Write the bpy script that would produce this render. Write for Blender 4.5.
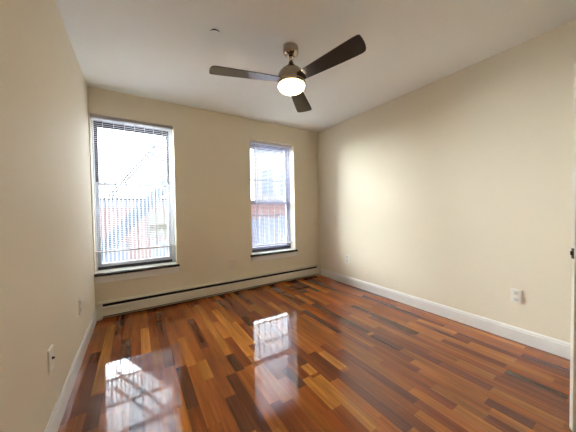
import bpy, bmesh, math, random
from mathutils import Vector, Matrix

for o in list(bpy.data.objects):
    bpy.data.objects.remove(o, do_unlink=True)
S = bpy.context.scene
C = S.collection
random.seed(7)

# ------------------------------------------------------------------ camera
cam_d = bpy.data.cameras.new('camera')
cam = bpy.data.objects.new('camera', cam_d)
C.objects.link(cam)
pitch, yaw, roll = -0.0247, 0.5647, -0.0162
cp, sp, cy, sy, cr, sr = (math.cos(pitch), math.sin(pitch), math.cos(yaw), math.sin(yaw),
                          math.cos(roll), math.sin(roll))
fw = Vector((sy * cp, cy * cp, sp))
rt0 = Vector((cy, -sy, 0))
up0 = rt0.cross(fw)
rt = rt0 * cr + up0 * sr
up = up0 * cr - rt0 * sr
M = Matrix((rt, up, -fw)).transposed().to_4x4()
M.translation = (0, 0, 1.2452)
cam.matrix_world = M
cam_d.sensor_fit = 'HORIZONTAL'
cam_d.sensor_width = 36
cam_d.lens = 36 * 240.63 / 576
cam_d.clip_start = 0.02
cam_d.clip_end = 300
S.camera = cam

# ------------------------------------------------------------------ sky, exposure
SKY_STRENGTH = 5.4
SUN_STRENGTH = 31.0
LAMP_STRENGTH = 5.6
w = bpy.data.worlds.new('overcast_sky')
S.world = w
w.use_nodes = True
bg = w.node_tree.nodes['Background']
bg.inputs[0].default_value = (0.88, 0.94, 1.0, 1)
# thin cloud, brightest where the sun stands behind it: beyond the windows, to the left
wn = w.node_tree
wtc = wn.nodes.new('ShaderNodeTexCoord')
wdot = wn.nodes.new('ShaderNodeVectorMath')
wdot.operation = 'DOT_PRODUCT'
wdot.inputs[1].default_value = (-0.74, 0.66, 0.12)
wmr = wn.nodes.new('ShaderNodeMapRange')
wmr.inputs[1].default_value = -0.5
wmr.inputs[2].default_value = 1.0
wpw = wn.nodes.new('ShaderNodeMath')
wpw.operation = 'POWER'
wpw.inputs[1].default_value = 1.5
wml = wn.nodes.new('ShaderNodeMath')
wml.operation = 'MULTIPLY_ADD'
wml.inputs[1].default_value = SKY_STRENGTH
wml.inputs[2].default_value = SKY_STRENGTH * 0.14
wn.links.new(wtc.outputs['Generated'], wdot.inputs[0])
wn.links.new(wdot.outputs['Value'], wmr.inputs[0])
wn.links.new(wmr.outputs[0], wpw.inputs[0])
wn.links.new(wpw.outputs[0], wml.inputs[0])
wn.links.new(wml.outputs[0], bg.inputs[1])
sun_d = bpy.data.lights.new('hazy_sun', 'SUN')                # the sun as a broad glow behind the cloud
sun_d.energy = SUN_STRENGTH
sun_d.angle = math.radians(92)
sun_d.color = (0.93, 0.965, 1.0)
sun = bpy.data.objects.new('hazy_sun', sun_d)
C.objects.link(sun)
sun.rotation_euler = Vector((-0.80, 0.56, 0.22)).to_track_quat('Z', 'Y').to_euler()
S.view_settings.view_transform = 'Standard'
S.view_settings.look = 'None'
S.view_settings.gamma = 1
S.view_settings.use_curve_mapping = False
S.view_settings.exposure = 2.15

# ------------------------------------------------------------------ materials
def mat(name, col, rough=0.5, metal=0.0, spec=0.5, coat=0.0, vary=0.0, vscale=4.0, bump=0.0, bscale=200.0,
        emit=None, estr=0.0):
    m = bpy.data.materials.new(name)
    m.use_nodes = True
    nt = m.node_tree
    b = nt.nodes['Principled BSDF']
    b.inputs['Base Color'].default_value = (*col, 1)
    b.inputs['Roughness'].default_value = rough
    b.inputs['Metallic'].default_value = metal
    b.inputs['Specular IOR Level'].default_value = spec
    b.inputs['Coat Weight'].default_value = coat
    b.inputs['Coat Roughness'].default_value = 0.08
    tc = nt.nodes.new('ShaderNodeTexCoord')
    if vary:
        n = nt.nodes.new('ShaderNodeTexNoise')
        n.inputs['Scale'].default_value = vscale
        n.inputs['Detail'].default_value = 4
        nt.links.new(tc.outputs['Object'], n.inputs['Vector'])
        mx = nt.nodes.new('ShaderNodeMix')
        mx.data_type = 'RGBA'
        mx.inputs[6].default_value = (*[c * (1 - vary) for c in col], 1)
        mx.inputs[7].default_value = (*[min(1, c * (1 + vary)) for c in col], 1)
        nt.links.new(n.outputs[0], mx.inputs[0])
        nt.links.new(mx.outputs[2], b.inputs['Base Color'])
    if bump:
        n2 = nt.nodes.new('ShaderNodeTexNoise')
        n2.inputs['Scale'].default_value = bscale
        nt.links.new(tc.outputs['Object'], n2.inputs['Vector'])
        bp = nt.nodes.new('ShaderNodeBump')
        bp.inputs['Strength'].default_value = bump
        bp.inputs['Distance'].default_value = 0.002
        nt.links.new(n2.outputs[0], bp.inputs['Height'])
        nt.links.new(bp.outputs[0], b.inputs['Normal'])
    if emit:
        b.inputs['Emission Color'].default_value = (*emit, 1)
        b.inputs['Emission Strength'].default_value = estr
    return m

def glass_mat():
    m = bpy.data.materials.new('window_glass')
    m.use_nodes = True
    nt = m.node_tree
    nt.nodes.clear()
    out = nt.nodes.new('ShaderNodeOutputMaterial')
    t = nt.nodes.new('ShaderNodeBsdfTransparent')
    t.inputs[0].default_value = (0.95, 0.97, 0.97, 1)
    g = nt.nodes.new('ShaderNodeBsdfGlossy')
    g.inputs['Roughness'].default_value = 0.02
    fr = nt.nodes.new('ShaderNodeFresnel')
    fr.inputs[0].default_value = 1.3
    mx = nt.nodes.new('ShaderNodeMixShader')
    nt.links.new(fr.outputs[0], mx.inputs[0])
    nt.links.new(t.outputs[0], mx.inputs[1])
    nt.links.new(g.outputs[0], mx.inputs[2])
    nt.links.new(mx.outputs[0], out.inputs[0])
    return m

def slat_mat():
    m = bpy.data.materials.new('blind_slat_white')
    m.use_nodes = True
    nt = m.node_tree
    nt.nodes.clear()
    out = nt.nodes.new('ShaderNodeOutputMaterial')
    d = nt.nodes.new('ShaderNodeBsdfDiffuse')
    d.inputs[0].default_value = (0.78, 0.79, 0.84, 1)
    t = nt.nodes.new('ShaderNodeBsdfTranslucent')
    t.inputs[0].default_value = (0.75, 0.76, 0.84, 1)
    mx = nt.nodes.new('ShaderNodeMixShader')
    mx.inputs[0].default_value = 0.25
    nt.links.new(d.outputs[0], mx.inputs[1])
    nt.links.new(t.outputs[0], mx.inputs[2])
    nt.links.new(mx.outputs[0], out.inputs[0])
    return m

def floor_mat():
    m = bpy.data.materials.new('hardwood_planks')
    m.use_nodes = True
    nt = m.node_tree
    L = nt.links.new
    b = nt.nodes['Principled BSDF']
    at = nt.nodes.new('ShaderNodeAttribute'); at.attribute_name = 'plank_colour'
    ar = nt.nodes.new('ShaderNodeAttribute'); ar.attribute_name = 'plank_seed'
    tc = nt.nodes.new('ShaderNodeTexCoord')
    mp = nt.nodes.new('ShaderNodeMapping')
    mp.inputs['Scale'].default_value = (75, 3.2, 1)
    L(tc.outputs['Object'], mp.inputs['Vector'])
    ad = nt.nodes.new('ShaderNodeVectorMath'); ad.operation = 'MULTIPLY_ADD'
    ad.inputs[1].default_value = (57, 31, 83)
    L(ar.outputs['Vector'], ad.inputs[0]); L(mp.outputs[0], ad.inputs[2])
    n = nt.nodes.new('ShaderNodeTexNoise')
    n.inputs['Scale'].default_value = 0.55
    n.inputs['Detail'].default_value = 7
    n.inputs['Distortion'].default_value = 0.9
    L(ad.outputs[0], n.inputs['Vector'])
    r = nt.nodes.new('ShaderNodeMapRange')
    r.inputs[1].default_value = 0.28; r.inputs[2].default_value = 0.72
    r.inputs[3].default_value = 0.72; r.inputs[4].default_value = 1.26
    L(n.outputs[0], r.inputs[0])
    # broad darker figure inside some planks
    mp2 = nt.nodes.new('ShaderNodeMapping'); mp2.inputs['Scale'].default_value = (18, 1.6, 1)
    L(tc.outputs['Object'], mp2.inputs['Vector'])
    ad2 = nt.nodes.new('ShaderNodeVectorMath'); ad2.operation = 'MULTIPLY_ADD'
    ad2.inputs[1].default_value = (23, 71, 11)
    L(ar.outputs['Vector'], ad2.inputs[0]); L(mp2.outputs[0], ad2.inputs[2])
    n2 = nt.nodes.new('ShaderNodeTexNoise'); n2.inputs['Scale'].default_value = 1.0; n2.inputs['Detail'].default_value = 3
    L(ad2.outputs[0], n2.inputs['Vector'])
    r2 = nt.nodes.new('ShaderNodeMapRange')
    r2.inputs[1].default_value = 0.3; r2.inputs[2].default_value = 0.7
    r2.inputs[3].default_value = 0.72; r2.inputs[4].default_value = 1.25
    L(n2.outputs[0], r2.inputs[0])
    mu = nt.nodes.new('ShaderNodeMath'); mu.operation = 'MULTIPLY'
    L(r.outputs[0], mu.inputs[0]); L(r2.outputs[0], mu.inputs[1])
    vm = nt.nodes.new('ShaderNodeVectorMath'); vm.operation = 'SCALE'
    L(at.outputs['Color'], vm.inputs[0]); L(mu.outputs[0], vm.inputs['Scale'])
    L(vm.outputs[0], b.inputs['Base Color'])
    b.inputs['Roughness'].default_value = 0.32
    b.inputs['Specular IOR Level'].default_value = 0.0
    b.inputs['Coat Weight'].default_value = 1.0
    b.inputs['Coat Roughness'].default_value = 0.05
    b.inputs['Coat IOR'].default_value = 1.66
    # each board lies a hair out of level and the varnish is slightly wavy
    n3 = nt.nodes.new('ShaderNodeTexNoise'); n3.inputs['Scale'].default_value = 7; n3.inputs['Detail'].default_value = 2
    mp3 = nt.nodes.new('ShaderNodeMapping'); mp3.inputs['Scale'].default_value = (3.0, 0.7, 1)
    L(tc.outputs['Object'], mp3.inputs['Vector']); L(mp3.outputs[0], n3.inputs['Vector'])
    bp = nt.nodes.new('ShaderNodeBump'); bp.inputs['Strength'].default_value = 0.2; bp.inputs['Distance'].default_value = 0.0012
    L(n3.outputs[0], bp.inputs['Height'])
    L(bp.outputs[0], b.inputs['Coat Normal'])
    return m

def brick_mat(name, c1, c2, mortar, scale=1.0):
    m = bpy.data.materials.new(name)
    m.use_nodes = True
    nt = m.node_tree
    L = nt.links.new
    b = nt.nodes['Principled BSDF']
    b.inputs['Roughness'].default_value = 0.9
    tc = nt.nodes.new('ShaderNodeTexCoord')
    sx = nt.nodes.new('ShaderNodeSeparateXYZ'); cx = nt.nodes.new('ShaderNodeCombineXYZ')
    L(tc.outputs['Object'], sx.inputs[0])
    a = nt.nodes.new('ShaderNodeMath'); a.operation = 'ADD'
    L(sx.outputs[0], a.inputs[0]); L(sx.outputs[1], a.inputs[1])
    L(a.outputs[0], cx.inputs[0]); L(sx.outputs[2], cx.inputs[1])
    bt = nt.nodes.new('ShaderNodeTexBrick')
    bt.inputs['Color1'].default_value = (*c1, 1); bt.inputs['Color2'].default_value = (*c2, 1)
    bt.inputs['Mortar'].default_value = (*mortar, 1)
    bt.inputs['Scale'].default_value = scale
    bt.inputs['Brick Width'].default_value = 0.22; bt.inputs['Row Height'].default_value = 0.075
    bt.inputs['Mortar Size'].default_value = 0.008
    L(cx.outputs[0], bt.inputs['Vector'])
    L(bt.outputs[0], b.inputs['Base Color'])
    return m

MT = {
    'wall': mat('beige_wall_paint', (0.80, 0.725, 0.575), 0.75, spec=0.12, vary=0.015, vscale=1.5, bump=0.08, bscale=90),
    'ceil': mat('ceiling_paint', (0.89, 0.895, 0.85), 0.85, spec=0.1, vary=0.015, vscale=1.5, bump=0.06, bscale=90),
    'trim': mat('white_trim_paint', (0.84, 0.82, 0.77), 0.32, spec=0.5, vary=0.01),
    'frame': mat('white_vinyl', (0.82, 0.86, 0.88), 0.35, vary=0.01),
    'sash_shaded': mat('shaded_window_sash', (0.22, 0.22, 0.31), 0.45, vary=0.03),  # white sash and frame; blue-grey backlit shade put into the colour
    'sash_white': mat('white_window_sash', (0.55, 0.58, 0.63), 0.45, vary=0.03),
    'sash': mat('dark_window_sash', (0.022, 0.02, 0.03), 0.45, vary=0.1),
    'sill': mat('dark_polished_sill', (0.02, 0.014, 0.012), 0.16, spec=0.6, vary=0.3, vscale=20),
    'glass': glass_mat(),
    'slat': slat_mat(),
    'rail': mat('blind_rail_white', (0.80, 0.81, 0.84), 0.4, vary=0.01),
    'headrail': mat('shaded_headrail', (0.46, 0.43, 0.42), 0.4, vary=0.02),  # grey holds the shade on the rail's unlit room side
    'cord': mat('blind_cord', (0.80, 0.80, 0.80), 0.8, vary=0.02),
    'floor': floor_mat(),
    'gap': mat('plank_joint', (0.03, 0.012, 0.006), 0.8, vary=0.2),
    'heater': mat('cream_enamel', (0.72, 0.66, 0.54), 0.38, vary=0.015),
    'dark': mat('painted_cavity_shade', (0.012, 0.01, 0.008), 0.8, vary=0.1),  # near-black base: shade of recesses put into the colour
    'fin': mat('shade_dark_fin', (0.02, 0.018, 0.016), 0.7, metal=0.0, vary=0.1),  # fins coloured near black for the slot's shade, not bare metal
    'plate': mat('white_plastic', (0.80, 0.77, 0.68), 0.35, vary=0.01),
    'plate_paint': mat('painted_plate', (0.77, 0.67, 0.54), 0.4, vary=0.015),
    'socket': mat('socket_plastic', (0.66, 0.64, 0.57), 0.4, vary=0.01),
    'hole': mat('socket_slot', (0.03, 0.028, 0.025), 0.7, vary=0.1),
    'screw': mat('screw_metal', (0.55, 0.53, 0.48), 0.35, metal=1.0, vary=0.05),
    'nickel': mat('brushed_nickel', (0.42, 0.36, 0.29), 0.14, metal=1.0, vary=0.06, vscale=30),
    'blade': mat('dark_walnut_blade', (0.008, 0.003, 0.0016), 0.3, spec=0.5, coat=0.8, vary=0.45, vscale=18),
    'bowl': mat('lit_opal_glass', (0.9, 0.85, 0.75), 0.3, vary=0.01, emit=(1.0, 0.73, 0.41), estr=LAMP_STRENGTH),
    'bronze': mat('dark_bronze', (0.05, 0.042, 0.033), 0.4, metal=0.8, vary=0.1),
    'door': mat('door_paint', (0.74, 0.68, 0.56), 0.35, vary=0.015),
    'steel_white': mat('white_painted_steel', (0.313, 0.313, 0.322), 0.5, vary=0.03),
    'steel_blue': mat('blue_grey_steel', (0.050, 0.075, 0.115), 0.6, vary=0.1),
    'steel_grey': mat('grey_steel', (0.024, 0.024, 0.027), 0.6, vary=0.1),
    'panel': mat('pale_panel', (0.135, 0.14, 0.14), 0.6, vary=0.04),
    'panel_band': mat('panel_band', (0.060, 0.054, 0.045), 0.6, vary=0.1),
    'coping': mat('dark_coping', (0.025, 0.028, 0.035), 0.8, vary=0.1),
    'fascia': mat('pale_fascia', (0.140, 0.150, 0.175), 0.8, vary=0.05),
    'brick_pink': brick_mat('pale_red_brick', (0.166, 0.108, 0.108), (0.140, 0.087, 0.087), (0.166, 0.140, 0.140)),
    'brick_red': brick_mat('red_brick', (0.168, 0.081, 0.073), (0.140, 0.059, 0.056), (0.154, 0.112, 0.108)),
    'stucco': mat('pale_stucco', (0.203, 0.191, 0.199), 0.9, vary=0.08, vscale=1.5),
    'outpane': mat('far_window_pane', (0.109, 0.127, 0.173), 0.2, vary=0.1),
    'fence': mat('weathered_fence', (0.083, 0.094, 0.135), 0.85, vary=0.2, vscale=6),
    'yard': mat('yard_paving', (0.44, 0.44, 0.45), 0.9, vary=0.2, vscale=1.0),
}

# ------------------------------------------------------------------ helpers
class B:
    """collects shapes into one mesh"""
    def __init__(self):
        self.bm = bmesh.new()

    def box(self, x0, x1, y0, y1, z0, z1, bev=0.0, rot=None, piv=None):
        g = bmesh.ops.create_cube(self.bm, size=1)
        vs = g['verts']
        for v in vs:
            v.co = Vector(((x0 + x1) / 2 + v.co.x * (x1 - x0), (y0 + y1) / 2 + v.co.y * (y1 - y0),
                           (z0 + z1) / 2 + v.co.z * (z1 - z0)))
        if bev:
            es = set(e for v in vs for e in v.link_edges)
            r = bmesh.ops.bevel(self.bm, geom=list(es), offset=bev, segments=2, affect='EDGES', profile=0.6)
            vs = list({v for f in r['faces'] for v in f.verts} | {v for v in vs if v.is_valid})
        if rot:
            bmesh.ops.rotate(self.bm, verts=vs, cent=piv or Vector(((x0 + x1) / 2, (y0 + y1) / 2, (z0 + z1) / 2)), matrix=rot)
        return self

    def bar(self, a, b, wx, wz=None):
        """rectangular bar from a to b"""
        wz = wz or wx
        a, b = Vector(a), Vector(b)
        d = b - a
        g = bmesh.ops.create_cube(self.bm, size=1)
        for v in g['verts']:
            v.co = Vector((v.co.x * wx, v.co.y * wz, v.co.z * d.length))
        q = d.to_track_quat('Z', 'Y').to_matrix().to_4x4()
        bmesh.ops.transform(self.bm, matrix=Matrix.Translation((a + b) / 2) @ q, verts=g['verts'])
        return self

    def cyl(self, a, b, r, seg=16, r2=None):
        a, b = Vector(a), Vector(b)
        d = b - a
        g = bmesh.ops.create_cone(self.bm, cap_ends=True, segments=seg, radius1=r, radius2=r if r2 is None else r2, depth=d.length)
        q = d.to_track_quat('Z', 'Y').to_matrix().to_4x4()
        bmesh.ops.transform(self.bm, matrix=Matrix.Translation((a + b) / 2) @ q, verts=g['verts'])
        return self

    def lathe(self, prof, seg=40, cap=True):
        rings = []
        for r, z in prof:
            if r < 1e-6:
                rings.append([self.bm.verts.new((0, 0, z))])
            else:
                rings.append([self.bm.verts.new((r * math.cos(2 * math.pi * k / seg), r * math.sin(2 * math.pi * k / seg), z)) for k in range(seg)])
        for a, b in zip(rings, rings[1:]):
            for k in range(seg):
                k2 = (k + 1) % seg
                if len(a) == 1 and len(b) == 1:
                    continue
                if len(a) == 1:
                    self.bm.faces.new((a[0], b[k], b[k2]))
                elif len(b) == 1:
                    self.bm.faces.new((a[k], b[0], a[k2]))
                else:
                    self.bm.faces.new((a[k], b[k], b[k2], a[k2]))
        if cap:
            for rg in (rings[0], rings[-1]):
                if len(rg) > 1:
                    self.bm.faces.new(rg)
        return self

    def prism(self, pts, axis, a, b):
        """outline in the plane across axis (0: points are y,z; 1: x,z; 2: x,y), extruded from a to b"""
        def P(p, t):
            return {0: (t, p[0], p[1]), 1: (p[0], t, p[1]), 2: (p[0], p[1], t)}[axis]
        va = [self.bm.verts.new(P(p, a)) for p in pts]
        vb = [self.bm.verts.new(P(p, b)) for p in pts]
        self.bm.faces.new(va)
        self.bm.faces.new(list(reversed(vb)))
        n = len(pts)
        for i in range(n):
            j = (i + 1) % n
            self.bm.faces.new((va[i], va[j], vb[j], vb[i]))
        return self

    def make(self, name, m, parent=None, loc=None, smooth=False):
        bmesh.ops.recalc_face_normals(self.bm, faces=self.bm.faces[:])
        me = bpy.data.meshes.new(name)
        self.bm.to_mesh(me)
        self.bm.free()
        me.materials.append(m)
        if smooth:
            for p in me.polygons:
                p.use_smooth = True
            me.set_sharp_from_angle(angle=math.radians(38))
        o = bpy.data.objects.new(name, me)
        C.objects.link(o)
        if parent:
            o.parent = parent
        if loc:
            o.location = loc
        return o

def tag(o, label=None, cat=None, group=None, kind=None):
    if label: o['label'] = label
    if cat: o['category'] = cat
    if group: o['group'] = group
    if kind: o['kind'] = kind
    return o

def empty(name, loc=(0, 0, 0), rotz=0.0):
    o = bpy.data.objects.new(name, None)
    o.empty_display_size = 0.1
    o.location = loc
    o.rotation_euler = (0, 0, rotz)
    C.objects.link(o)
    return o

def structure(o):
    o['kind'] = 'structure'
    return o

def copy_tree(o, parent=None):
    c = o.copy()
    C.objects.link(c)
    c.parent = parent
    for ch in list(o.children):
        copy_tree(ch, c)
    return c

# ------------------------------------------------------------------ room shell
XL, XR, YB, YF, H = -0.425, 2.948, 3.565, -0.42, 2.70
TH = 0.26                                                    # thickness of the window wall
W1 = (-0.418, 0.460, 0.535, 2.395)
W2 = (1.565, 2.400, 0.535, 2.395)
DO = (1.52, 2.31, 0.0, 2.05)                                 # doorway in the wall behind the camera

def walled(x0, x1, y0, y1, holes):
    """a wall with rectangular openings"""
    b = B()
    xs = sorted({x0, x1} | {h[0] for h in holes} | {h[1] for h in holes})
    for a, c in zip(xs, xs[1:]):
        cut = [h for h in holes if h[0] <= a + 1e-6 and h[1] >= c - 1e-6]
        z = 0.0
        if cut:
            h = cut[0]
            if h[2] > 1e-4:
                b.box(a, c, y0, y1, 0, h[2])
            b.box(a, c, y0, y1, h[3], H)
        else:
            b.box(a, c, y0, y1, 0, H)
    bmesh.ops.remove_doubles(b.bm, verts=b.bm.verts[:], dist=1e-5)
    return b

structure(walled(XL - 0.15, XR + 0.15, YB, YB + TH, [W1, W2]).make('wall_back', MT['wall']))
structure(walled(XL - 0.15, XR + 0.15, YF - 0.12, YF, [DO]).make('wall_front', MT['wall']))
structure(B().box(XL - 0.15, XL, YF, YB, 0, H).make('wall_left', MT['wall']))
structure(B().box(XR, XR + 0.15, YF, YB, 0, H).make('wall_right', MT['wall']))
structure(B().box(XL - 0.15, XR + 0.15, YF - 0.12, YB + TH, H, H + 0.15).make('ceiling', MT['ceil']))
# hallway beyond the open door
hb = B()
hb.box(DO[0] - 0.6, DO[0] - 0.5, YF - 1.4, YF - 0.12, 0, H)
hb.box(DO[1] + 0.5, DO[1] + 0.6, YF - 1.4, YF - 0.12, 0, H)
hb.box(DO[0] - 0.6, DO[1] + 0.6, YF - 1.5, YF - 1.4, 0, H)
hb.box(DO[0] - 0.6, DO[1] + 0.6, YF - 1.5, YF - 0.12, H, H + 0.1)
structure(hb.make('wall_hall', MT['wall']))

# ---- floor of strip planks running towards the windows
PW = 0.076
PAL = [
    ((0.238, 0.056, 0.012), 6), ((0.284, 0.072, 0.014), 7), ((0.336, 0.093, 0.017), 6), ((0.394, 0.118, 0.020), 4.5),
    ((0.476, 0.158, 0.026), 2.4), ((0.557, 0.203, 0.032), 0.8), ((0.145, 0.034, 0.009), 0.9), ((0.186, 0.045, 0.011), 3),
]
BOARDS = {'D': (0.115, 0.032, 0.012), 'DR': (0.135, 0.033, 0.0105), 'R': (0.205, 0.052, 0.015), 'O': (0.38, 0.122, 0.023), 'G': (0.50, 0.185, 0.031)}
SPECIAL = [((r + 0.5) * PW + XL - 0.02, a, c, BOARDS[k]) for r, a, c, k in (   # boards that stand out
    (1, 1.93, 2.72, 'DR'), (2, 1.76, 2.08, 'DR'), (2, 2.10, 3.29, 'G'), (3, 2.56, 2.99, 'R'), (4, 2.45, 2.83, 'D'),
    (6, 2.45, 3.00, 'G'), (9, 1.60, 2.08, 'D'), (11, 1.81, 2.07, 'G'), (12, 1.24, 1.56, 'D'), (12, 2.25, 2.95, 'DR'),
    (13, 1.19, 1.77, 'DR'), (14, 1.77, 2.02, 'D'), (14, 2.14, 3.35, 'G'), (17, 2.06, 2.59, 'G'), (17, 2.97, 3.31, 'O'),
    (18, 1.36, 1.58, 'D'), (19, 1.10, 1.42, 'G'), (19, 2.40, 2.66, 'D'), (20, 0.87, 1.39, 'G'), (20, 1.42, 1.55, 'G'),
    (20, 1.55, 1.71, 'D'), (22, 0.76, 0.98, 'DR'), (22, 2.62, 2.94, 'G'), (23, 0.90, 1.31, 'R'), (23, 1.34, 1.61, 'G'),
    (27, 1.78, 2.30, 'O'), (28, 0.56, 0.86, 'O'), (28, 1.40, 1.75, 'R'), (30, 0.39, 0.61, 'DR'), (31, 1.24, 1.55, 'D'),
    (31, 1.59, 2.49, 'D'), (32, 0.30, 0.63, 'O'), (32, 0.63, 0.96, 'R'), (33, 2.37, 2.89, 'O'), (34, 0.66, 0.90, 'O'),
    (36, 0.33, 0.64, 'D'), (36, 1.31, 1.89, 'D'), (36, 1.91, 2.16, 'D'), (39, 0.64, 0.96, 'O'), (41, 0.37, 0.64, 'DR'),
)]

def build_floor():
    bm = bmesh.new()
    lc = bm.loops.layers.float_color.new('plank_colour')
    ls = bm.loops.layers.float_color.new('plank_seed')
    rnd = random.Random(21)
    cols = [p[0] for p in PAL]
    wts = [p[1] for p in PAL]
    x = XL - 0.02
    g = 0.00035
    y_lo, y_hi = YF - 1.5, YB + 0.1
    while x < XR + 0.02:
        x1 = x + PW
        cuts = []
        marks = sorted([s for s in SPECIAL if x <= s[0] < x1], key=lambda s: s[1])
        y = y_lo - rnd.uniform(0, 0.8)
        prev = None
        segs = []
        for s in marks + [None]:
            end = s[1] if s else y_hi
            while y < end - 1e-4:
                L = rnd.choice([0.4, 0.5, 0.65, 0.8, 1.0, 1.2]) * rnd.uniform(0.9, 1.1)
                e = min(y + L, end)
                if end - e < 0.2:
                    e = end
                c = rnd.choices(cols, wts)[0]
                while c == prev:
                    c = rnd.choices(cols, wts)[0]
                prev = c
                segs.append((y, e, c))
                y = e
            if s:
                segs.append((s[1], s[2], s[3]))
                y = s[2]
        for a, e, c in segs:
            k = rnd.uniform(0.88, 1.12)
            sd = (rnd.random(), rnd.random(), rnd.random(), 1)
            tilt = rnd.uniform(-0.00012, 0.00012)
            tl2 = rnd.uniform(-0.00025, 0.00025)
            vs = [bm.verts.new((x + g, a + g, -tilt - tl2)), bm.verts.new((x1 - g, a + g, tilt - tl2)),
                  bm.verts.new((x1 - g, e - g, tilt + tl2)), bm.verts.new((x + g, e - g, -tilt + tl2))]
            f = bm.faces.new(vs)
            for l in f.loops:
                l[lc] = (c[0] * k, c[1] * k, c[2] * k, 1)
                l[ls] = sd
        x = x1
    # bed below the boards
    X0, X1 = XL - 0.15, XR + 0.15
    vs = [bm.verts.new(p) for p in ((X0, y_lo, -0.0022), (X1, y_lo, -0.0022), (X1, y_hi, -0.0022), (X0, y_hi, -0.0022))]
    vb = [bm.verts.new((v.co.x, v.co.y, -0.06)) for v in vs]
    f = bm.faces.new(vs); f.material_index = 1
    for i in range(4):
        q = bm.faces.new((vs[i], vb[i], vb[(i + 1) % 4], vs[(i + 1) % 4])); q.material_index = 1
    q = bm.faces.new(list(reversed(vb))); q.material_index = 1
    bm.normal_update()
    for f in bm.faces:
        if f.material_index == 0 and f.normal.z < 0:
            f.normal_flip()
    me = bpy.data.meshes.new('floor')
    bm.to_mesh(me); bm.free()
    me.materials.append(MT['floor']); me.materials.append(MT['gap'])
    o = bpy.data.objects.new('floor', me)
    C.objects.link(o)
    return structure(o)
build_floor()

# ---- baseboards
BB = [(0, 0), (0.015, 0), (0.015, 0.100), (0.012, 0.108), (0.012, 0.116), (0.007, 0.126), (0.004, 0.130), (0, 0.130)]
structure(B().prism([(XR - p, z) for p, z in BB], 1, YF, YB).make('baseboard_right', MT['trim']))
structure(B().prism([(XL + p, z) for p, z in BB], 1, YF, YB).make('baseboard_left', MT['trim']))
structure(B().prism([(YF + p, z) for p, z in BB], 0, XL + 0.015, DO[0] - 0.07).make('baseboard_front', MT['trim']))

# ------------------------------------------------------------------ windows
def window(name, Wn, zm, mr, toprail, upm, fl, fr):
    x0, x1, z0, z1 = Wn
    root = structure(empty(name, (0, YB, z0)))
    oy = -YB; oz = -z0
    yo = 0.145                                               # depth of the frame inside the reveal
    h = z1 - z0
    e = 0.0005
    b = B()
    b.box(x0 + e, x0 + fl, yo, yo + 0.09, e, h - e)
    b.box(x1 - fr, x1 - e, yo, yo + 0.09, e, h - e)
    b.box(x0 + fl, x1 - fr, yo, yo + 0.09, e, 0.012)
    b.box(x0 + fl, x1 - fr, yo, yo + 0.09, h - 0.016, h - e)
    b.make('window_frame', MT['frame' if upm == 'sash' else 'sash_shaded'], root)
    st = 0.036 if upm == 'sash' else 0.058
    a0, a1 = x0 + fl + 0.0005, x1 - fr - 0.0005
    zm -= z0
    zt = h - 0.0165
    def sash(name, y0, y1, c0, c1, side, top, bot, m):
        b = B()
        b.box(a0, a0 + side, y0, y1, c0, c1)
        b.box(a1 - side, a1, y0, y1, c0, c1)
        b.box(a0 + side, a1 - side, y0, y1, c1 - top, c1)
        b.box(a0 + side, a1 - side, y0, y1, c0, c0 + bot)
        o = b.make(name, m, root)
        ym = (y0 + y1) / 2
        B().box(a0 + side, a1 - side, ym - 0.002, ym + 0.002, c0 + bot, c1 - top).make('window_pane', MT['glass'], o)
        return o
    sash('upper_sash', yo + 0.05, yo + 0.08, zm - mr, zt, st, toprail, mr * 2, MT[upm])
    low = sash('lower_sash', yo + 0.015, yo + 0.045, 0.048, zm + mr, st, mr * 2, 0.040, MT['sash_white' if upm == 'sash' else 'sash_shaded'])
    B().box(a0, a1, yo + 0.005, yo + 0.048, 0.0125, 0.0475).make('sill_track', MT['sash'], root)
    b = B(); b.box((a0 + a1) / 2 - 0.03, (a0 + a1) / 2 + 0.03, yo + 0.012, yo + 0.045, zm + mr + 0.0005, zm + mr + 0.012, 0.003)
    b.make('sash_lock', MT['rail' if upm == 'sash' else 'sash_shaded'], low)
    # dark stool and white apron
    b = B()
    sl = max(x0 - 0.035, XL + 0.002)
    b.box(sl, x1 + 0.028, -0.040, -0.0005, -0.027, 0.002, 0.004)
    b.make('window_sill', MT['sill'], root)
    B().box(x0 + e, x1 - e, 0.0, yo - 0.0005, 0.0003, 0.004).make('inner_sill', MT['trim'], root)
    sa = max(x0 - 0.012, XL + 0.002)
    B().box(sa, x1 + 0.022, -0.017, -0.0005, -0.112, -0.0275, 0.003).make('apron', MT['trim'], root)
    return root
window('window_1', W1, 1.612, 0.013, 0.075, 'sash', 0.014, 0.040)
window('window_2', W2, 1.378, 0.024, 0.060, 'sash_shaded', 0.016, 0.016)

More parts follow.
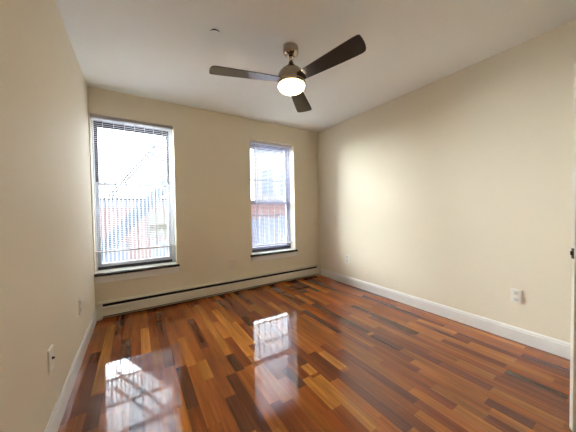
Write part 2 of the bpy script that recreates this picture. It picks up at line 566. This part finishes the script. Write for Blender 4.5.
# ---- mini blinds
def blind(Wn, yc, zbot, label, cords, hm='rail'):
    x0, x1, z0, z1 = Wn
    x0 += 0.006; x1 -= 0.006
    root = empty('window_blind', ((x0 + x1) / 2, YB + yc, z1 - 0.002))
    tag(root, label, 'blind', 'white mini blinds in the windows')
    hw = (x1 - x0) / 2
    hd = B()
    hd.box(-hw, hw, -0.019, 0.019, -0.036, 0, 0.002)
    hd.make('headrail', MT[hm], root)
    zb = zbot - (z1 - 0.002)
    pitch = 0.0225
    n = int((-0.045 - zb - 0.02) / pitch)
    s = B()
    for k in range(n):
        z = -0.05 - k * pitch
        pts = []
        for i in range(5):
            t = -1 + i * 0.5
            pts.append((t * 0.0115, z + 0.0018 * (1 - t * t)))
        va = [s.bm.verts.new((-hw + 0.004, p[0], p[1])) for p in pts]
        vb = [s.bm.verts.new((hw - 0.004, p[0], p[1])) for p in pts]
        for i in range(4):
            s.bm.faces.new((va[i], va[i + 1], vb[i + 1], vb[i]))
    s.make('slats', MT['slat'], root)
    B().box(-hw + 0.002, hw - 0.002, -0.013, 0.013, zb, zb + 0.018, 0.003).make('bottom_rail', MT['rail'], root)
    for cx in cords:
        c = B()
        c.box(cx - (x0 + x1) / 2 - 0.0035, cx - (x0 + x1) / 2 + 0.0035, -0.0150, -0.0142, zb + 0.018, -0.036)
        c.make('ladder_tape', MT['slat'], root)
    return root
blind(W1, 0.024, 0.775, 'white mini blind in the left window, lowered to just above the sill',
      [-0.30, -0.195, -0.085, 0.02, 0.125, 0.225, 0.325], 'headrail')
blind(W2, 0.085, 0.655, 'white mini blind in the right window, near the far corner', [1.70, 2.27])

# ------------------------------------------------------------------ baseboard heater
def heater():
    x0, x1 = XL + 0.017, XR - 0.017
    root = empty('baseboard_heater', ((x0 + x1) / 2, YB - 0.0005, 0.0))
    tag(root, 'long cream baseboard heater along the wall under both windows', 'heater')
    a, c = x0 - (x0 + x1) / 2, x1 - (x0 + x1) / 2
    D = 0.066
    B().box(a + 0.05, c - 0.05, -0.004, 0, 0.012, 0.192).make('back_panel', MT['dark'], root)  # dark colour stands in for the shade inside the heater
    # hood: slopes down to a lip over the outlet slot
    B().prism([(0.0, 0.203), (-0.048, 0.197), (-0.060, 0.190), (-0.060, 0.186), (-0.048, 0.1925), (0.0, 0.1925)], 0, a + 0.05, c - 0.05).make('hood', MT['heater'], root)
    B().prism([(-0.054, 0.153), (-0.061, 0.152), (-D, 0.143), (-D, 0.046), (-0.060, 0.040), (-0.057, 0.040), (-0.063, 0.047), (-0.063, 0.141), (-0.060, 0.149), (-0.054, 0.150)], 0, a + 0.05, c - 0.05).make('front_panel', MT['heater'], root)
    fb = B()
    k = a + 0.08
    while k < c - 0.08:
        fb.box(k, k + 0.002, -0.050, -0.006, 0.065, 0.130)
        k += 0.012
    fb.cyl((a + 0.05, -0.028, 0.097), (c - 0.05, -0.028, 0.097), 0.011, 12)
    fb.make('heating_element', MT['fin'], root)
    for s0, s1 in ((a, a + 0.05), (c - 0.05, c)):
        B().prism([(0, 0.0), (-D - 0.003, 0.006), (-D - 0.003, 0.150), (-0.056, 0.196), (0, 0.204)], 0, s0, s1).make('end_cap', MT['heater'], root)
    for sx in (-0.30, 0.82):
        B().prism([(-D - 0.0015, 0.047), (-D - 0.0015, 0.143), (-0.061, 0.1535), (-0.061, 0.1522), (-D - 0.0001, 0.143), (-D - 0.0001, 0.047)], 0, sx, sx + 0.035).make('joint_cover', MT['heater'], root)
    return root
heater()

# ------------------------------------------------------------------ wall plates (built facing -y, then turned)
def duplex(loc, rotz, label):
    root = empty('wall_outlet', loc, rotz)
    tag(root, label, 'outlet')
    B().box(-0.041, 0.041, -0.007, -0.0003, -0.066, 0.066, 0.003).make('cover_plate', MT['plate'], root)
    for zz in (-0.030, 0.030):
        b = B()
        b.box(-0.018, 0.018, -0.0092, -0.0068, zz - 0.019, zz + 0.019, 0.0008)
        r = b.make('receptacle', MT['socket'], root)
        h = B()
        h.box(-0.009, -0.006, -0.0096, -0.0090, zz - 0.002, zz + 0.010)
        h.box(0.006, 0.009, -0.0096, -0.0090, zz - 0.002, zz + 0.008)
        h.cyl((0, -0.0096, zz - 0.010), (0, -0.0090, zz - 0.010), 0.0035, 10)
        h.make('slots', MT['hole'], r)
    B().cyl((0, -0.0085, 0), (0, -0.0068, 0), 0.0035, 12).make('screw', MT['screw'], root)
    return root

duplex((XR, 0.737, 0.418), -math.pi / 2, 'white duplex outlet on the right wall, nearest the camera')
duplex((XR, 2.833, 0.424), -math.pi / 2, 'small white outlet on the right wall near the far corner')

def jack_plate(loc, rotz, label):
    root = empty('cable_wall_plate', loc, rotz)
    tag(root, label, 'wall plate')
    B().box(-0.041, 0.041, -0.010, -0.0003, -0.066, 0.066, 0.003).make('cover_plate', MT['plate'], root)
    b = B()
    b.cyl((0, -0.012, 0.004), (0, -0.0095, 0.004), 0.009, 6)
    b.cyl((0, -0.021, 0.004), (0, -0.012, 0.004), 0.0055, 14)
    b.make('coaxial_jack', MT['bronze'], root)
    for zz in (-0.047, 0.047):
        B().cyl((0, -0.0115, zz), (0, -0.0095, zz), 0.0035, 12).make('screw', MT['plate'], root)
    return root
jack_plate((XL, 1.832, 0.436), math.pi / 2, 'white wall plate with a dark cable jack on the left wall')
t = duplex((XL, 2.683, 0.452), math.pi / 2, 'thin white outlet on the left wall nearer the left window')

root = empty('blank_wall_plate', (1.234, YB, 0.420))
tag(root, 'beige painted square plate low on the wall between the two windows', 'wall plate')
B().box(-0.066, 0.066, -0.006, -0.0003, -0.066, 0.066, 0.003).make('cover_plate', MT['plate_paint'], root)
B().box(-0.020, 0.032, -0.0085, -0.0058, -0.036, 0.036, 0.001).make('insert', MT['plate_paint'], root)
for xx in (-0.045, 0.045):
    B().cyl((xx, -0.0072, 0.048), (xx, -0.0058, 0.048), 0.0035, 12).make('screw', MT['plate_paint'], root)

# ------------------------------------------------------------------ ceiling fan
def fan():
    FX, FY = 1.215, 1.825
    root = empty('ceiling_fan', (FX, FY, H))
    tag(root, 'brushed nickel ceiling fan with three dark wooden blades and lit glass bowl', 'ceiling fan')
    z = lambda v: v - H
    B().lathe([(0.0, -0.0005), (0.066, -0.0005), (0.068, -0.010), (0.068, -0.045), (0.062, -0.060), (0.046, -0.074), (0.026, -0.080), (0.0, -0.081)], 40).make('canopy', MT['nickel'], root, smooth=True)
    B().lathe([(0.0, -0.0812), (0.020, -0.083), (0.026, -0.094), (0.020, -0.104), (0.0125, -0.108), (0.0125, -0.150), (0.0, -0.150)], 28).make('downrod', MT['nickel'], root, smooth=True)
    B().lathe([(0.0, -0.122), (0.020, -0.122), (0.024, -0.140), (0.034, -0.160), (0.056, -0.178), (0.084, -0.198), (0.106, -0.222), (0.119, -0.250), (0.125, -0.280), (0.125, -0.312), (0.122, -0.316), (0.122, -0.321), (0.126, -0.325), (0.126, -0.338), (0.114, -0.341), (0.0, -0.341)], 56).make('motor_housing', MT['nickel'], root, smooth=True)
    B().lathe([(0.0, -0.3415), (0.119, -0.3415), (0.119, -0.349), (0.112, -0.364), (0.096, -0.379), (0.072, -0.391), (0.040, -0.399), (0.0, -0.402)], 56).make('glass_bowl', MT['bowl'], root, smooth=True)
    # blades
    stations = [(0.110, 0.052, 0.052), (0.17, 0.057, 0.057), (0.26, 0.063, 0.063), (0.38, 0.071, 0.071), (0.50, 0.078, 0.078),
                (0.60, 0.082, 0.083), (0.650, 0.082, 0.085), (0.672, 0.074, 0.085), (0.685, 0.055, 0.084), (0.695, 0.025, 0.081), (0.701, -0.010, 0.074), (0.703, -0.040, 0.062)]
    bl = B()
    T = 0.0035
    top, bot = [], []
    outline = [(r, w1) for r, w1, w2 in stations] + [(r, -w2) for r, w1, w2 in reversed(stations)]
    P = math.radians(-8)
    def pt(r, w, t):
        return Vector((r, w * math.cos(P) - t * math.sin(P), w * math.sin(P) + t * math.cos(P)))
    up_, dn_ = [], []
    for r, w_ in outline:
        up_.append(bl.bm.verts.new(pt(r, w_, T)))
        dn_.append(bl.bm.verts.new(pt(r, w_, -T)))
    n = len(stations)
    N = len(outline)
    for i in range(n - 1):
        bl.bm.faces.new((up_[i], up_[i + 1], up_[N - 2 - i], up_[N - 1 - i]))
        bl.bm.faces.new((dn_[i], dn_[i + 1], dn_[N - 2 - i], dn_[N - 1 - i]))
    for i in range(N):
        j = (i + 1) % N
        bl.bm.faces.new((up_[i], up_[j], dn_[j], dn_[i]))
    blade = bl.make('fan_blade', MT['blade'], root, loc=(0, 0, -0.294), smooth=True)
    blade.rotation_euler = (0, 0, math.radians(43.6))
    br = B()
    br.prism([(0.105, -0.030), (0.185, -0.022), (0.205, 0.0), (0.185, 0.022), (0.105, 0.030)], 2, 0.006, 0.011)
    bmesh.ops.rotate(br.bm, verts=br.bm.verts[:], cent=(0, 0, 0), matrix=Matrix.Rotation(P, 3, 'X'))
    br.make('blade_arm', MT['bronze'], blade)
    for k in (1, 2):
        c = copy_tree(blade, root)
        c.rotation_euler = (0, 0, math.radians(43.6 + 120 * k))
    return root
fan()

# ---- concealed sprinkler cover
root = empty('sprinkler_cover', (0.587, 1.985, H))
tag(root, 'small round white sprinkler cover on the ceiling left of the fan', 'sprinkler cover')
B().lathe([(0.0, -0.0005), (0.036, -0.0005), (0.036, -0.018), (0.0, -0.018)], 32).make('cup', MT['dark'], root)  # cup coloured dark as the shade in the gap above the disc
B().lathe([(0.0, -0.0182), (0.046, -0.0182), (0.047, -0.0200), (0.046, -0.0220), (0.0, -0.0230)], 40).make('cover_disc', MT['ceil'], root, smooth=True)

# ------------------------------------------------------------------ open door at the right edge of the view
HX, HY = DO[1], YF + 0.02
FXY = Vector((1.983, 0.264))
dv = FXY - Vector((HX, HY))
root = empty('door_1', (HX, HY, 0.0), math.atan2(dv.y, dv.x))
structure(root)
DL = dv.length
b = B()
b.box(0.0, DL, -0.0365, -0.0005, 0.008, 2.035, 0.002)
leaf = b.make('door_leaf', MT['door'], root)
for (px0, px1, pz0, pz1) in ((0.10, DL - 0.10, 0.22, 0.92), (0.10, DL - 0.10, 1.10, 1.90)):
    B().box(px0, px1, -0.0005, 0.006, pz0, pz1, 0.004).make('door_panel', MT['door'], leaf)
kb = B()
kb.cyl((DL - 0.06, -0.0370, 0.985), (DL - 0.06, -0.046, 0.985), 0.028, 24)
kb.cyl((DL - 0.06, -0.046, 0.985), (DL - 0.06, -0.075, 0.985), 0.010, 16)
kb.cyl((DL - 0.06, -0.072, 0.985), (DL - 0.06, -0.094, 0.985), 0.026, 24, 0.022)
kb.cyl((DL - 0.06, 0.0, 0.985), (DL - 0.06, 0.009, 0.985), 0.028, 24)
kb.cyl((DL - 0.06, 0.009, 0.985), (DL - 0.06, 0.038, 0.985), 0.010, 16)
kb.cyl((DL - 0.06, 0.035, 0.985), (DL - 0.06, 0.057, 0.985), 0.026, 24, 0.022)
kb.make('door_knob', MT['bronze'], root)
lb = B()
lb.box(DL - 0.001, DL + 0.002, -0.031, -0.006, 0.957, 1.013)
lb.box(DL + 0.002, DL + 0.010, -0.025, -0.012, 0.975, 0.997, 0.002)
lb.make('latch', MT['bronze'], root)
# casing of the doorway
cs = B()
cs.box(DO[0] - 0.07, DO[0], YF, YF + 0.015, 0, DO[3] + 0.07)
cs.box(DO[1], DO[1] + 0.07, YF, YF + 0.015, 0, DO[3] + 0.07)
cs.box(DO[0], DO[1], YF, YF + 0.015, DO[3], DO[3] + 0.07)
structure(cs.make('trim_1', MT['trim']))

# ------------------------------------------------------------------ outside
GZ = -3.2
structure(B().box(-30, 40, YB + TH + 0.02, 60, GZ - 0.2, GZ).make('ground', MT['yard']))

# steel guard outside the right window
root = empty('window_guard', ((W2[0] + W2[1]) / 2, YB + TH, W2[2]))
tag(root, 'steel bar guard outside the right window', 'window guard')
gw = (W2[1] - W2[0]) / 2 + 0.04
for k, zz in enumerate((0.05, 0.62, 1.25, 1.80)):
    B().box(-gw, gw, 0.058, 0.070, zz - 0.012, zz + 0.012).make('cross_bar', MT['steel_grey'], root)
for k in range(8):
    xx = -gw + 0.03 + k * (2 * gw - 0.06) / 7
    B().cyl((xx, 0.052, 0.02), (xx, 0.052, 1.84), 0.0065, 8).make('bar', MT['steel_grey'], root)
for s in (-1, 1):
    for zz in (0.05, 1.80):
        B().box(s * gw - 0.012, s * gw + 0.012, 0.0, 0.058, zz - 0.012, zz + 0.012).make('bracket', MT['steel_grey'], root)

# fire escape outside the left window
def fire_escape():
    ZP = 0.42
    y0, y1 = YB + TH + 0.01, 4.42
    root = empty('fire_escape', (0.0, y0, ZP))
    tag(root, 'steel fire escape balcony with stair and railing outside the left window', 'fire escape')
    oy, oz = -y0, -ZP
    X0, X1 = -1.25, 1.20
    p = B()
    k = y0 + 0.02
    while k < y1:
        p.box(X0, X1, k + oy, k + 0.03 + oy, 0, 0.02)
        k += 0.06
    p.box(X0, X0 + 0.05, 0, y1 - y0, -0.07, -0.001)
    p.box(X1 - 0.05, X1, 0, y1 - y0, -0.07, -0.001)
    p.make('platform', MT['steel_grey'], root)
    zt = 1.66 + oz
    B().box(X0, X1, y1 + oy, y1 + 0.035 + oy, zt - 0.022, zt + 0.01).make('top_rail', MT['steel_white'], root)
    B().box(X0, X1, y1 + oy, y1 + 0.035 + oy, 0.021, 0.05).make('bottom_rail', MT['steel_white'], root)
    x = X0 + 0.02
    while x < X1 - 0.02:
        B().box(x, x + 0.015, y1 + 0.006 + oy, y1 + 0.026 + oy, 0.051, zt - 0.0225).make('baluster', MT['steel_white'], root)
        x += 0.051
    # stair climbing to the right, beyond the railing
    ys = 4.70
    A, Bp = (-0.62, 0.50), (1.60, 2.55 + 0.62)
    def line(off, d0, d1, wx, wz, name, m):
        B().bar((A[0] + d0, ys + oy, A[1] + off + oz), (Bp[0] + d1, ys + oy, Bp[1] + off + oz), wx, wz).make(name, m, root)
    return root, oy, oz
root, oy, oz = fire_escape()
def FEbar(name, m, x0, z0, x1, z1, y, wx, wz):
    B().bar((x0, y + oy, z0 + oz), (x1, y + oy, z1 + oz), wx, wz).make(name, m, root)
# stringers
for yy in (4.62, 5.02):
    FEbar('stringer', MT['steel_blue'], -0.62, 0.46, 0.80, 2.12, yy, 0.012, 0.19)
for k in range(9):
    t = (k + 0.5) / 9
    xx, zz = -0.62 + 1.42 * t, 0.46 + 1.66 * t
    B().box(xx - 0.09, xx + 0.09, 4.63 + oy, 5.01 + oy, zz - 0.01 + oz, zz + 0.012 + oz).make('step', MT['steel_blue'], root)
for yy in (4.60, 5.04):
    FEbar('stair_handrail', MT['steel_grey'], -0.34, 1.50, 0.56, 2.70, yy, 0.032, 0.032)
for (xa, za) in ((0.22, 2.39), (0.235, 2.255)):
    FEbar('brace', MT['steel_blue'], xa, za, xa + 0.62, za - 0.36, 4.70, 0.045, 0.05)
B().box(0.16, 0.60, 4.385 + oy, 4.412 + oy, 0.84 + oz, 1.25 + oz, 0.004).make('notice_panel', MT['panel'], root)
B().box(0.19, 0.57, 4.381 + oy, 4.3845 + oy, 0.965 + oz, 1.045 + oz).make('notice_band', MT['panel_band'], root)

# low brick row house beyond the yard
def rowhouse(name, x0, x1, y0, y1, ztop, m, label, wins=(), band=0.31):
    root = empty(name, ((x0 + x1) / 2, (y0 + y1) / 2, GZ))
    tag(root, label, 'building')
    cx, cy_, cz = (x0 + x1) / 2, (y0 + y1) / 2, GZ
    B().box(x0 - cx, x1 - cx, y0 - cy_, y1 - cy_, 0, ztop - 0.09 - band - cz).make('wall', m, root)
    B().box(x0 - cx - 0.03, x1 - cx + 0.03, y0 - cy_ - 0.04, y1 - cy_, ztop - 0.09 - band - cz, ztop - 0.09 - cz).make('parapet', MT['fascia'], root)
    B().box(x0 - cx - 0.06, x1 - cx + 0.06, y0 - cy_ - 0.08, y1 - cy_, ztop - 0.09 - cz, ztop - cz).make('coping', MT['coping'], root)
    for (a, c, z0, z1) in wins:
        f = B()
        f.box(a - cx, c - cx, y0 - cy_ - 0.05, y0 - cy_ - 0.001, z0 - cz, z1 - cz)
        wf = f.make('window', MT['fascia'], root)
        mid = (z0 + z1) / 2
        g = B()
        g.box(a - cx + 0.06, c - cx - 0.06, y0 - cy_ - 0.055, y0 - cy_ - 0.0505, z0 - cz + 0.06, mid - cz - 0.03)
        g.box(a - cx + 0.06, c - cx - 0.06, y0 - cy_ - 0.055, y0 - cy_ - 0.0505, mid - cz + 0.03, z1 - cz - 0.06)
        g.make('pane', MT['outpane'], wf)
    return root
rowhouse('row_house', -6.0, 3.9, 12.0, 20.0, 1.86, MT['brick_pink'], 'low pale red brick building behind the fire escape',
         wins=[(-1.2, -0.3, -1.6, 0.0), (0.6, 1.5, -1.6, 0.0)])
rowhouse('apartment_house', 5.55, 13.0, 12.2, 22.0, 4.85, MT['stucco'], 'tall pale building seen through the upper half of the right window',
         wins=[(5.9, 6.7, 2.1, 3.6), (7.2, 8.0, 2.1, 3.6), (8.6, 9.4, 2.1, 3.6)])
rowhouse('brick_shed', 3.55, 6.6, 8.2, 10.4, 1.62, MT['brick_red'], 'low red brick building seen through the lower half of the right window', band=0.05)
# board fence in front of it
root = empty('board_fence', (4.0, 7.0, GZ))
tag(root, 'grey board fence outside the right window', 'fence')
x = -1.7
b = B()
while x < 2.6:
    b.box(x, x + 0.15, -0.02, 0.0, 0.1, 1.02 - GZ + 0.03 * math.sin(x * 9))
    x += 0.175
b.make('boards', MT['fence'], root)
for zz in (0.6, 2.2, 3.9):
    B().box(-1.7, 2.6, 0.001, 0.05, zz, zz + 0.09).make('fence_rail', MT['fence'], root)
for xx in (-1.6, 0.4, 2.5):
    B().box(xx, xx + 0.1, 0.051, 0.15, 0, 4.2).make('fence_post', MT['fence'], root)
